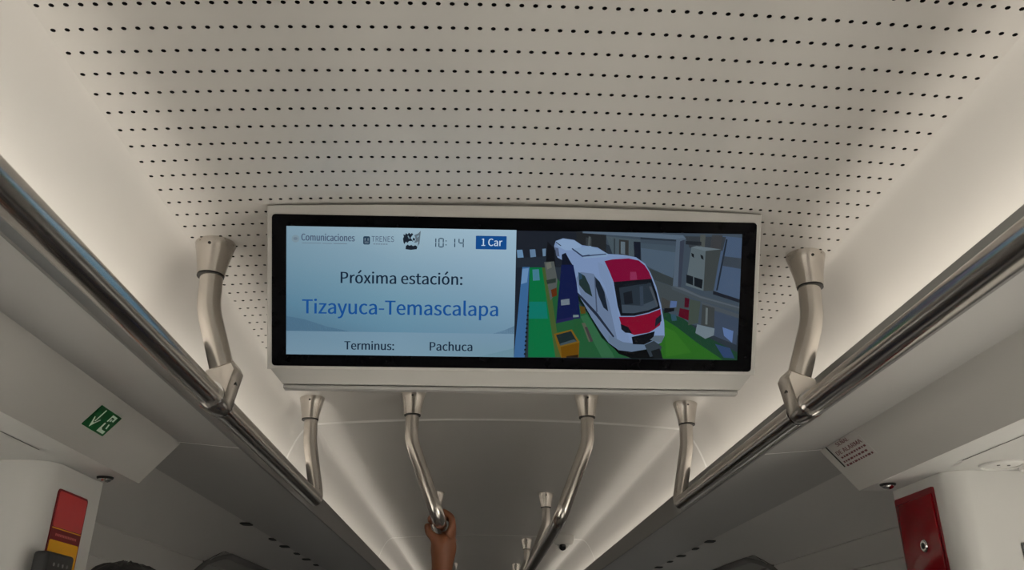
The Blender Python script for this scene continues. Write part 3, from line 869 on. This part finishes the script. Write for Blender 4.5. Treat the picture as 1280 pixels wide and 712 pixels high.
def screen_tone(c):                                # the panel is dim and bluish behind its tinted glass
    r, g_, b_ = c
    if g_ > 1.5 * r and r < 40: return (int(r * 0.7), int(g_ * 0.9), int(b_ * 0.88))
    if r > 1.2 * g_ > 1.2 * b_: return (int(r * 0.56), int(g_ * 0.58), int(b_ * 0.6))
    return (int(r * 0.65), int(g_ * 0.72), int(b_ * 0.78))
vid = picture('video_picture', [(screen_tone(c), [(min(max(x, XM), XR), min(max(y, YB), YT)) for x, y in p]) for c, p in VIDEO], bez, 1.45, 0.008)
vid['label'] = 'video still of a white train with red front in a green-floored depot'
DARKI = ink('dark_display_ink', (22, 38, 56)); BLUEI = ink('blue_display_ink', (24, 76, 140)); BOXI = ink('blue_display_box', (20, 72, 134))
GREYI = ink('grey_display_ink', (72, 86, 108)); SOFTI = ink('soft_grey_display_ink', (104, 122, 136)); WHITEI = ink('white_display_ink', (190, 208, 226))
TEALI = ink('dark_teal_display_ink', (36, 58, 78))
BASE = dict(fr=FR, parent=page)
lettering('lettering', 'Próxima estación:', -286, -86.5, 13.6, 18.4, FR, DARKI, page, 0.9, 0.00165)
lettering('lettering', 'Tizayuca-Temascalapa', -348.5, -26.8, -37.2, 23.0, FR, BLUEI, page, 1.0, 0.00165)
lettering('lettering', 'Terminus:', -279.2, -197.4, -96, 13.6, FR, DARKI, page, 0.8, 0.00165)
lettering('lettering', 'Pachuca', -138.8, -68.2, -95.8, 14.0, FR, DARKI, page, 0.8, 0.00165)
lettering('lettering', 'Comunicaciones', -350.2, -263.4, 82.2, 11.0, FR, GREYI, page, 0.7, 0.00165)
lettering('lettering', 'TRENES', -236, -199.5, 82.4, 8.8, FR, GREYI, page, 0.0, 0.00165)
def marks(name, polys, m, lift=1.65):
    V = []; Fc = []
    for p in polys:
        b0 = len(V); V += [on_tv(x, y, lift) for x, y in p]; Fc.append(tuple(range(b0, len(V))))
    return raw(name, V, Fc, m, page)
def rect(x0, y0, x1, y1): return [(x0, y0), (x1, y0), (x1, y1), (x0, y1)]
marks('badge', [rrect(-65.7, 72.9, -15.2, 94.9, 1.2, 3)], BOXI)
lettering('lettering', '1 Car', -56.5, -22.2, 78.6, 11.8, FR, WHITEI, page, 0.4, 0.0018)
marks('small_print', [rect(-349, 77.6, -318, 78.6), rect(-316, 77.4, -300, 78.4), rect(-298, 77.4, -276, 78.6)] + [rect(-233 + 4 * k, 77.6, -230 + 4 * k, 79.2) for k in range(6)], SOFTI)['kind'] = 'stuff'
seal = [(-359.5 + 6.2 * math.cos(a), 84.8 + 6.2 * math.sin(a)) for a in [math.pi * k / 10 for k in range(20)]]
marks('seal', [seal], ink('faint_seal_ink', (118, 140, 152)))
marks('seal_mark', [[(-359.5 + 3.4 * math.cos(a), 85 + 2.6 * math.sin(a)) for a in [math.pi * k / 5 for k in range(10)]]], SOFTI, 1.7)
marks('rail_logo', [rrect(-249.6, 77.3, -238.6, 90.8, 2.4, 4)], TEALI)
marks('rail_logo_mark', [[(-247.5, 83.5), (-245.6, 83.5), (-245.6, 87.8), (-247.5, 87.8)], [(-242.6, 83.5), (-240.7, 83.5), (-240.7, 87.8), (-242.6, 87.8)],
                         rect(-247.4, 79.2, -240.8, 80.6), rect(-247.6, 81.4, -240.6, 82.2)], SOFTI, 1.7)
# black emblem: bird, waving flag, base line
marks('emblem', [[(-184.5, 95), (-181, 94), (-180.5, 97), (-177, 95), (-175.5, 98), (-172.5, 95.5), (-170.5, 97.5), (-168, 95), (-170.5, 92.5), (-172.5, 89),
                  (-170, 86.5), (-168, 83), (-171, 84.5), (-175, 84), (-177.5, 81), (-180, 83), (-182.5, 79), (-184, 82), (-185, 88), (-183.5, 91)],
                 [(-168.5, 90), (-165, 88), (-166, 84.5), (-169, 86)],
                 [(-180, 76), (-177, 78.5), (-174.5, 76.5), (-171, 78), (-168.5, 76), (-164.5, 77.5), (-161, 75), (-162.5, 71), (-172, 69.8), (-180.5, 70.8)]], ink('black_emblem_ink', (26, 34, 44)))
marks('emblem_flag', [[(-166.5, 94), (-160, 97), (-156, 101.5), (-157, 90), (-158, 80), (-161, 76), (-159.8, 84), (-163.5, 81.5), (-167, 82), (-164, 86), (-165, 90)]], ink('grey_emblem_ink', (92, 106, 116)))
marks('emblem_detail', [[(-177.5, 92.5), (-175.8, 92.8), (-173.6, 88.2), (-175, 87.6)], [(-162.5, 92), (-159, 94.5), (-158.6, 92), (-162, 89.6)]], ink('pale_emblem_ink', (120, 146, 160)), 1.75)
# seven-segment clock 10:14
def seg(ch, x, y, wd=8.6, hg=15.6, t=1.6):
    hh = hg / 2
    bars = {'a': rect(x + t, y + hg - t, x + wd - t, y + hg), 'd': rect(x + t, y, x + wd - t, y + t), 'g': rect(x + t, y + hh - t / 2, x + wd - t, y + hh + t / 2),
            'f': rect(x, y + hh + .5, x + t, y + hg - 1), 'e': rect(x, y + 1, x + t, y + hh - .5), 'b': rect(x + wd - t, y + hh + .5, x + wd, y + hg - 1), 'c': rect(x + wd - t, y + 1, x + wd, y + hh - .5)}
    return [bars[k] for k in {'0': 'abcdef', '1': 'bc', '4': 'bcfg'}[ch]]
ck = seg('1', -139.0, 74.6) + seg('0', -126.8, 74.6) + seg('1', -108.0, 74.6) + seg('4', -94.0, 74.6)
ck += [rect(-115.2, 78.2, -113.6, 80.0), rect(-115.2, 84.6, -113.6, 86.4)]
marks('clock', ck, TEALI)

# ================================================================== signs and fittings
AB = Vector((0.075, 0, -0.088)).normalized()     # down the header face, outward (right-hand side)
# green exit sign on the left header
d0 = 0.0485
gc = Vector((-(0.71 + AB.x * d0), 1.5065, EYE + 0.43 + AB.z * d0))
gx, gy = Vector((0, 1, 0)), Vector((AB.x, 0, -AB.z)).normalized()
gs = empty('exit_sign', gc, 'green emergency exit sign with white arrow stuck on the sloping header', 'sign')
gn = gx.cross(gy)
a_, b_ = 0.0445, 0.0225
plate('sign_plate', gc + gn * 0.0006, gx, gy, rrect(-a_, -b_, a_, b_, 0.0015, 3), 0.0012, M['green'], gs)
def gm(name, polys):
    V = []; Fc = []
    for p in polys:
        k0 = len(V); V += [gc + gn * 0.0021 + gx * (x * a_) + gy * (y * b_) for x, y in p]; Fc.append(tuple(range(k0, len(V))))
    return raw(name, V, Fc, M['white_film'], gs)
gm('arrow', [[(-.50, .86), (-.42, .86), (-.42, -.3), (-.50, -.3)], [(-.77, .02), (-.70, .02), (-.50, -.42), (-.42, -.42), (-.24, .0), (-.16, .0), (-.30, -.30), (-.48, -.88)]])
gm('pictogram', [[(.24, .18), (.34, .18), (.34, .66), (.56, .66), (.56, .36), (.70, .36), (.70, .84), (.24, .84)],
                 [(.40, .28), (.50, .28), (.50, .52), (.40, .52)],
                 [(.22, .02), (.32, .02), (.36, -.44), (.50, -.56), (.84, -.56), (.84, -.84), (.22, -.84)],
                 [(.56, .06), (.66, .06), (.76, -.36), (.64, -.36)]])
# dark red alarm notice on the right header
nx, ny = Vector((0, -1, 0)), Vector((-AB.x, 0, -AB.z)).normalized()
nn = nx.cross(ny)
no = Vector((0.71, 0, EYE + 0.43)) + nn * 0.0006
def npt(y, d): return (-y, -d)                    # frame coords: x = -y, y = -distance down the face
nt_ = empty('alarm_notice', Vector((0.71 + AB.x * 0.03, 1.73, EYE + 0.43 + AB.z * 0.03)), 'transparent sticker with dark red lettering and a black edge bar on the header', 'sticker')
plate('film', no, nx, ny, [npt(1.792, 0.062), npt(1.645, 0.062), npt(1.645, 0.001), npt(1.792, 0.001)], 0.0006, M['header'], nt_)
NFR = (no, nx, ny)
plate('edge_bar', no, nx, ny, [npt(1.7985, 0.056), npt(1.7945, 0.056), npt(1.7945, 0.0), npt(1.7985, 0.0)], 0.001, M['black_ink'], nt_)
lettering('lettering', 'SEÑAL', -1752, -1690, -11.5, 8.5, NFR, M['label_ink'], nt_, 1.3, 0.001)
lettering('lettering', 'DE ALARMA', -1780, -1654, -28.5, 9.5, NFR, M['label_ink'], nt_, 1.3, 0.001)
for d, ya, yb in ((0.036, 1.776, 1.662), (0.046, 1.782, 1.668), (0.0555, 1.783, 1.650)):
    V = []; Fc = []
    yy = ya
    while yy > yb:
        wd = random.uniform(0.006, 0.014)
        k0 = len(V)
        for q in (npt(yy, d + .0022), npt(yy - wd, d + .0022), npt(yy - wd, d - .0022), npt(yy, d - .0022)):
            V.append(no + nx * q[0] + ny * q[1] + nn * 0.001)
        Fc.append((k0, k0 + 1, k0 + 2, k0 + 3)); yy -= wd + 0.004
    raw('small_print', V, Fc, M['label_ink'], nt_)['kind'] = 'stuff'

# red and yellow emergency sign on the left pillar
lx, ly = Vector((0, -1, 0)), Vector((0, 0, 1))
lx = Vector((0, 1, 0)); ln = lx.cross(ly)          # +x : into the aisle
lo = Vector((-0.86, 0, EYE)) + ln * 0.0005
es = empty('emergency_sign', (-0.8595, 1.711, EYE + 0.05), 'tall red and yellow emergency sign with a dark red title band on the pillar', 'sign')
plate('sign_plate', lo, lx, ly, rrect(1.646, 0.02, 1.776, 0.297, 0.008), 0.002, M['dark_red'], es)
plate('red_field', lo, lx, ly, rrect(1.650, 0.228, 1.772, 0.293, 0.006), 0.0026, M['red_film'], es)
plate('rule', lo, lx, ly, [(1.650, 0.2245), (1.772, 0.2245), (1.772, 0.2265), (1.650, 0.2265)], 0.0026, M['yellow'], es)
plate('yellow_field', lo, lx, ly, rrect(1.650, 0.024, 1.772, 0.204, 0.004), 0.0026, M['yellow'], es)
V = []; Fc = []
for k in range(14):
    y0 = 1.667 + k * 0.0065
    k0 = len(V); V += [lo + ln * 0.0028 + lx * yy + ly * zz for yy, zz in ((y0, .212), (y0 + .0045, .212), (y0 + .0045, .2165), (y0, .2165))]; Fc.append((k0, k0 + 1, k0 + 2, k0 + 3))
raw('title_print', V, Fc, M['pale_ink'], es)['kind'] = 'stuff'
# dark device in front of the yellow field
dv = empty('intercom', (-0.845, 1.655, EYE + 0.02), 'dark grey rounded device with a row of small dots in front of the yellow field', 'intercom')
box('housing', (-0.842, 1.652, EYE + 0.095), (0.028, 0.108, 0.165), M['device'], dv, bevel=0.007, seg=3)
box('front_panel', (-0.8278, 1.652, EYE + 0.078), (0.002, 0.094, 0.110), M['device_light'], dv, bevel=0.0008)
for k in range(4):
    lathe('speaker_dot', [(0.0032, 0), (0.0032, 0.0012)], (-0.8283, 1.625 + 0.018 * k, EYE + 0.156), (1, 0, 0), M['device_light'], dv, seg=10)

# glossy red alarm panel on the right pillar, with a chrome lock
rx_ = Vector((0, -1, 0)); rn = rx_.cross(ly)        # -x : into the aisle
ro = Vector((0.86, 0, EYE)) + rn * 0.0005
rp = empty('emergency_alarm', (0.8595, 1.74, EYE + 0.0), 'tall glossy red emergency alarm cover with a chrome lock on the pillar', 'alarm')
plate('frame', ro, rx_, ly, rrect(-1.826, -0.05, -1.660, 0.3205, 0.005), 0.003, M['dark_red'], rp)
pn = box('cover', (0.8555, 1.743, EYE + 0.130), (0.005, 0.154, 0.356), M['red'], rp, bevel=0.003, seg=3)
lk = lathe('lock', [(0.0125, 0), (0.0125, 0.004), (0.0105, 0.006), (0.0105, 0.0066)], (0.8528, 1.7205, EYE + 0.212), (-1, 0, 0), M['chrome'], rp)
lathe('keyhole', [(0.0062, 0), (0.0062, 0.001)], (0.8463, 1.7205, EYE + 0.212), (-1, 0, 0), M['dark'], lk, seg=14)

# chrome sensor domes under the doorway soffit
for s, x, y in ((-1, -0.829, 1.767), (1, 0.812, 1.752)):
    nb = 'beside the red and yellow sign' if s < 0 else 'beside the glossy red alarm panel'
    t = empty('sensor_dome', (x, y, EYE + 0.342), 'small chrome sensor dome under the doorway soffit ' + nb, 'sensor', 'doorway sensors')
    lathe('rim', [(0.0165, 0), (0.0165, 0.002), (0.0145, 0.0045), (0.011, 0.005)], (x, y, EYE + 0.342), (0, 0, -1), M['dark'], t)
    lathe('dome', [(0.0135 * math.cos(math.radians(a)) + 0.0003, 0.003 + 0.0085 * math.sin(math.radians(a))) for a in range(0, 91, 15)], (x, y, EYE + 0.342), (0, 0, -1), M['chrome'], t)
# round flush fittings in the right doorway soffit
for x, y, lb in ((0.940, 1.548, 'round flush white fitting in the doorway soffit nearest the alarm panel'), (1.030, 1.565, 'round flush white fitting in the doorway soffit close to the door')):
    t = empty('soffit_fitting', (x, y, EYE + 0.342), lb, 'fitting', 'round soffit fittings')
    lathe('rim', [(0.040, 0), (0.040, 0.003), (0.037, 0.005), (0.034, 0.0035), (0.034, 0.0005)], (x, y, EYE + 0.342), (0, 0, -1), M['white_plastic'], t, seg=36)
    lathe('cover', [(0.033, 0), (0.033, 0.002), (0.028, 0.003)], (x, y, EYE + 0.342), (0, 0, -1), M['white_plastic'], t, seg=36)
    for dx in (-0.010, 0.010):
        lathe('screw', [(0.003, 0), (0.003, 0.001)], (x + dx, y - 0.004, EYE + 0.339), (0, 0, -1), M['groove'], t, seg=10)
# access flap on the right partition
af = empty('access_flap', (1.06, YP0, EYE + 0.05), 'small white square access flap on the partition beside the doorway', 'flap')
plate('flap_frame', (0, YP0 - 0.0005, EYE), Vector((1, 0, 0)), ly, rrect(0.976, 0.05, 1.156, 0.206, 0.006), 0.002, M['groove'], af)
plate('flap', (0, YP0 - 0.0005, EYE), Vector((1, 0, 0)), ly, rrect(0.979, 0.053, 1.153, 0.203, 0.005), 0.004, M['wall'], af)

# dark air slots along the soffit edge
for s, ys in ((-1, (3.03, 3.44, 3.67, 3.93, 4.16, 4.42)), (1, (3.40, 3.64, 3.91, 4.15, 4.42, 4.68))):
    wl = bpy.data.objects['wall_' + ('left' if s < 0 else 'right')]
    for k, y in enumerate(ys):
        lg = 0.036 if k % 2 == 0 else 0.022
        x = s * 0.866
        z = EYE + 0.4302
        plate('air_slot', (x, y, z), Vector((1, 0, 0)), Vector((0, -1, 0)), rrect(-lg / 2, -0.032, lg / 2, 0.032, min(lg / 2.01, 0.012), 4), 0.003, M['dark'], wl)

# dome camera on the ceiling
cx_, cy_ = 0.452, 5.12
cm = empty('dome_camera', (cx_, cy_, zc(cx_)), 'small white dome camera fixed to the ceiling beside the aisle rail', 'camera')
lathe('mount', [(0.064, -0.003), (0.064, 0.012), (0.058, 0.040), (0.050, 0.052), (0.036, 0.054)], (cx_, cy_, zc(cx_)), (0, 0, -1), M['white_plastic'], cm)
lathe('eyeball', [(0.034 * math.cos(math.radians(a)) + 0.0003, 0.050 + 0.034 * math.sin(math.radians(a))) for a in range(-10, 91, 10)], (cx_ - 0.004, cy_ - 0.004, zc(cx_)), (0, 0, -1), M['white_plastic'], cm)
lathe('lens', [(0.021, 0), (0.020, 0.010), (0.012, 0.014)], (cx_ - 0.008, cy_ - 0.026, zc(cx_) - 0.066), (-0.1, -1, -0.5), M['smoked'], cm)

# ================================================================== passengers
def person(name, base, H, face, label, shirt, raised=None):
    """base: feet centre on the floor; face: unit direction the person looks (x, y); raised: hand grip data"""
    bx, by = base
    fx, fy = face
    fwd = Vector((fx, fy, 0)); lat = Vector((-fy, fx, 0))      # lat: the person's left
    def pt(l, f, z): return Vector((bx, by, 0)) + lat * l + fwd * f + Vector((0, 0, z * H))
    root = empty(name, (bx, by, 0), label, 'person')
    V = []; E = []; R = []
    def add(p, r, prev=None):
        V.append(tuple(p)); R.append(r)
        if prev is not None: E.append((prev, len(V) - 1))
        return len(V) - 1
    pel = add(pt(0, 0, 0.53), (0.15, 0.105))
    ab = add(pt(0, 0, 0.62), (0.135, 0.10), pel)
    ch = add(pt(0, 0, 0.72), (0.16, 0.11), ab)
    st = add(pt(0, 0, 0.805), (0.12, 0.085), ch)
    nk = add(pt(0, 0.01, 0.845), 0.052, st)
    jw = add(pt(0, 0.02, 0.885), (0.066, 0.075), nk)
    ck = add(pt(0, 0.022, 0.925), (0.076, 0.09), jw)
    cr = add(pt(0, 0.008, 0.962), (0.074, 0.088), ck)
    add(pt(0, 0.004, 0.982), (0.04, 0.045), cr)
    add(pt(0, 0.125, 0.921), 0.011, ck)                         # nose
    for sd in (-1, 1): add(pt(sd * 0.088, 0.012, 0.925), 0.012, ck)   # ears
    arms = {}
    for sd in (-1, 1):
        if raised and raised['side'] == sd:
            sh, el, wr = Vector(raised['shoulder']), Vector(raised['elbow']), Vector(raised['wrist'])
        else:
            sh, el, wr = pt(sd * 0.19, 0, 0.80), pt(sd * 0.235, -0.01, 0.625), pt(sd * 0.245, 0.06, 0.485)
        s_ = add(sh, 0.056, st)
        e0 = add(sh.lerp(el, 0.5), 0.049, s_)
        e_ = add(el, 0.040, e0)
        f0 = add(el.lerp(wr, 0.35), 0.041, e_)
        w_ = add(wr, (0.031, 0.029) if raised and raised['side'] == sd else (0.027, 0.027), f0)
        arms[sd] = (sh, el, wr)
        if raised and raised['side'] == sd:
            g = raised
            gx_, gz_ = g['rail']
            heel = add((gx_ + 0.010, g['ys'][1] + 0.008, gz_ - 0.060), (0.036, 0.030), w_)
            for i, y in enumerate(g['ys']):
                L = (0.94, 1.04, 1.0, 0.84)[i]
                m_ = add((gx_ + 0.034, y, gz_ - 0.014), 0.0115, heel)
                k1 = add((gx_ + 0.032, y - 0.001, gz_ + 0.016), 0.0100, m_)
                k2 = add((gx_ + 0.008, y - 0.001, gz_ + 0.0315 * (0.97 + 0.03 * L)), 0.0092, k1)
                k3 = add((gx_ - 0.020 * L, y, gz_ + 0.0235), 0.0086, k2)
                add((gx_ - 0.0305, y, gz_ + 0.006 - 0.012 * (L - 0.84)), 0.0078, k3)
            t1 = add((gx_ - 0.010, g['ys'][0] + 0.004, gz_ - 0.041), 0.0138, heel)
            t2 = add((gx_ - 0.030, g['ys'][0] + 0.000, gz_ - 0.024), 0.0110, t1)
            add((gx_ - 0.0345, g['ys'][0] + 0.004, gz_ + 0.000), 0.0092, t2)
        else:
            pm = add(pt(sd * 0.245, 0.085, 0.445), (0.022, 0.036), w_)
            for i in range(4):
                o_ = -0.03 + 0.02 * i
                L = (0.9, 1.0, 0.95, 0.75)[i]
                q1 = add(pt(sd * 0.245, 0.092 + 0.03 - 0.02 * i, 0.42), 0.0095, pm)
                q2 = add(pt(sd * 0.240, 0.096 + 0.03 - 0.02 * i, 0.42 - 0.022 * L), 0.009, q1)
                add(pt(sd * 0.228, 0.094 + 0.03 - 0.02 * i, 0.42 - 0.038 * L), 0.008, q2)
            q1 = add(pt(sd * 0.225, 0.125, 0.447), 0.012, pm)
            add(pt(sd * 0.218, 0.145, 0.425), 0.0095, q1)
    for sd in (-1, 1):
        h_ = add(pt(sd * 0.09, 0, 0.50), (0.092, 0.092), pel)
        k_ = add(pt(sd * 0.095, 0.012, 0.285), 0.058, h_)
        c_ = add(pt(sd * 0.097, -0.005, 0.19), 0.056, k_)
        a_2 = add(pt(sd * 0.098, -0.01, 0.05), 0.038, c_)
        add(pt(sd * 0.105, 0.13, 0.022), (0.036, 0.028), a_2)
    body = link('body', skin_mesh(V, E, R, 2), M['skin'], root, True)
    # clothing
    V2 = []; E2 = []; R2 = []
    def add2(p, r, prev=None):
        V2.append(tuple(p)); R2.append(r)
        if prev is not None: E2.append((prev, len(V2) - 1))
        return len(V2) - 1
    a = add2(pt(0, 0, 0.51), (0.20, 0.15)); b = add2(pt(0, 0, 0.62), (0.185, 0.145), a); c = add2(pt(0, 0, 0.72), (0.205, 0.150), b); d = add2(pt(0, 0, 0.808), (0.165, 0.12), c)
    for sd in (-1, 1):
        sh, el, wr = arms[sd]
        q = add2(sh, 0.088, d); add2(sh.lerp(el, 0.72), 0.074, q)
    link('shirt', skin_mesh(V2, E2, R2, 2), shirt, root, True)
    V2 = []; E2 = []; R2 = []
    a = add2(pt(0, 0, 0.535), (0.165, 0.12))
    for sd in (-1, 1):
        h_ = add2(pt(sd * 0.09, 0, 0.49), 0.105, a)
        k_ = add2(pt(sd * 0.095, 0.012, 0.285), 0.076, h_)
        add2(pt(sd * 0.098, -0.01, 0.06), 0.062, k_)
    link('trousers', skin_mesh(V2, E2, R2, 2), M['trousers'], root, True)
    for sd in (-1, 1):
        V2 = []; E2 = []; R2 = []
        a = add2(pt(sd * 0.098, -0.045, 0.026), (0.042, 0.040)); b = add2(pt(sd * 0.101, 0.03, 0.026), (0.044, 0.040), a); c = add2(pt(sd * 0.107, 0.16, 0.020), (0.042, 0.030), b)
        link('shoe', skin_mesh(V2, E2, R2, 2), M['shoe'], root, True)
    # hair: a cap of short strands over the crown
    bm = bmesh.new()
    bmesh.ops.create_uvsphere(bm, u_segments=48, v_segments=28, radius=1.0)
    hc = pt(0, 0.004, 0.934)
    for v in list(bm.verts):
        if v.co.z < -0.45: bm.verts.remove(v)
    for v in bm.verts:
        n_ = v.co.copy()
        j = 1 + random.uniform(-0.02, 0.035)
        front = max(0.0, n_.x)
        lift = -0.16 * front if n_.z < 0.25 else 0.0
        p = fwd * (n_.x * (0.104 + lift * 0.4) * j - 0.012) + lat * (n_.y * 0.087 * j) + Vector((0, 0, n_.z * (H - hc.z) * j + (0.07 * front if n_.z < 0.3 else 0)))
        v.co = hc + p
    me = bpy.data.meshes.new('hair'); bm.to_mesh(me); bm.free()
    link('hair', me, M['hair'], root, True)
    for sd in (-1, 1):
        e = pt(sd * 0.033, 0.100, 0.934)
        ey = lathe('eye', [(0.011 * math.cos(math.radians(q)) + 0.0002, 0.011 * math.sin(math.radians(q))) for q in range(-90, 91, 20)], e, (fx, fy, 0), M['eye'], root, seg=14)
        lathe('iris', [(0.0058, 0), (0.0052, 0.0016)], e + fwd * 0.0095, (fx, fy, 0), M['hair'], ey, seg=12)
    lathe('mouth', [(0.02, 0), (0.018, 0.004)], pt(0, 0.098, 0.897), (fx, fy, -0.1), M['dark_red'], root, seg=12)
    return root

person('person', (0.03, 2.66), 1.62, (0, -1), 'passenger holding the aisle rail with one raised bare hand', M['shirt_a'],
       raised=dict(side=-1, shoulder=(-0.155, 2.64, 1.30), elbow=(-0.170, 2.50, 1.565), wrist=(-0.152, 2.385, 1.812), rail=(-IX, IZ), ys=(2.338, 2.360, 2.382, 2.403)))
person('person', (-0.545, 1.255), 1.722, (0.3, 0.954), 'passenger with short black hair standing beside the red and yellow sign', M['shirt_b'])
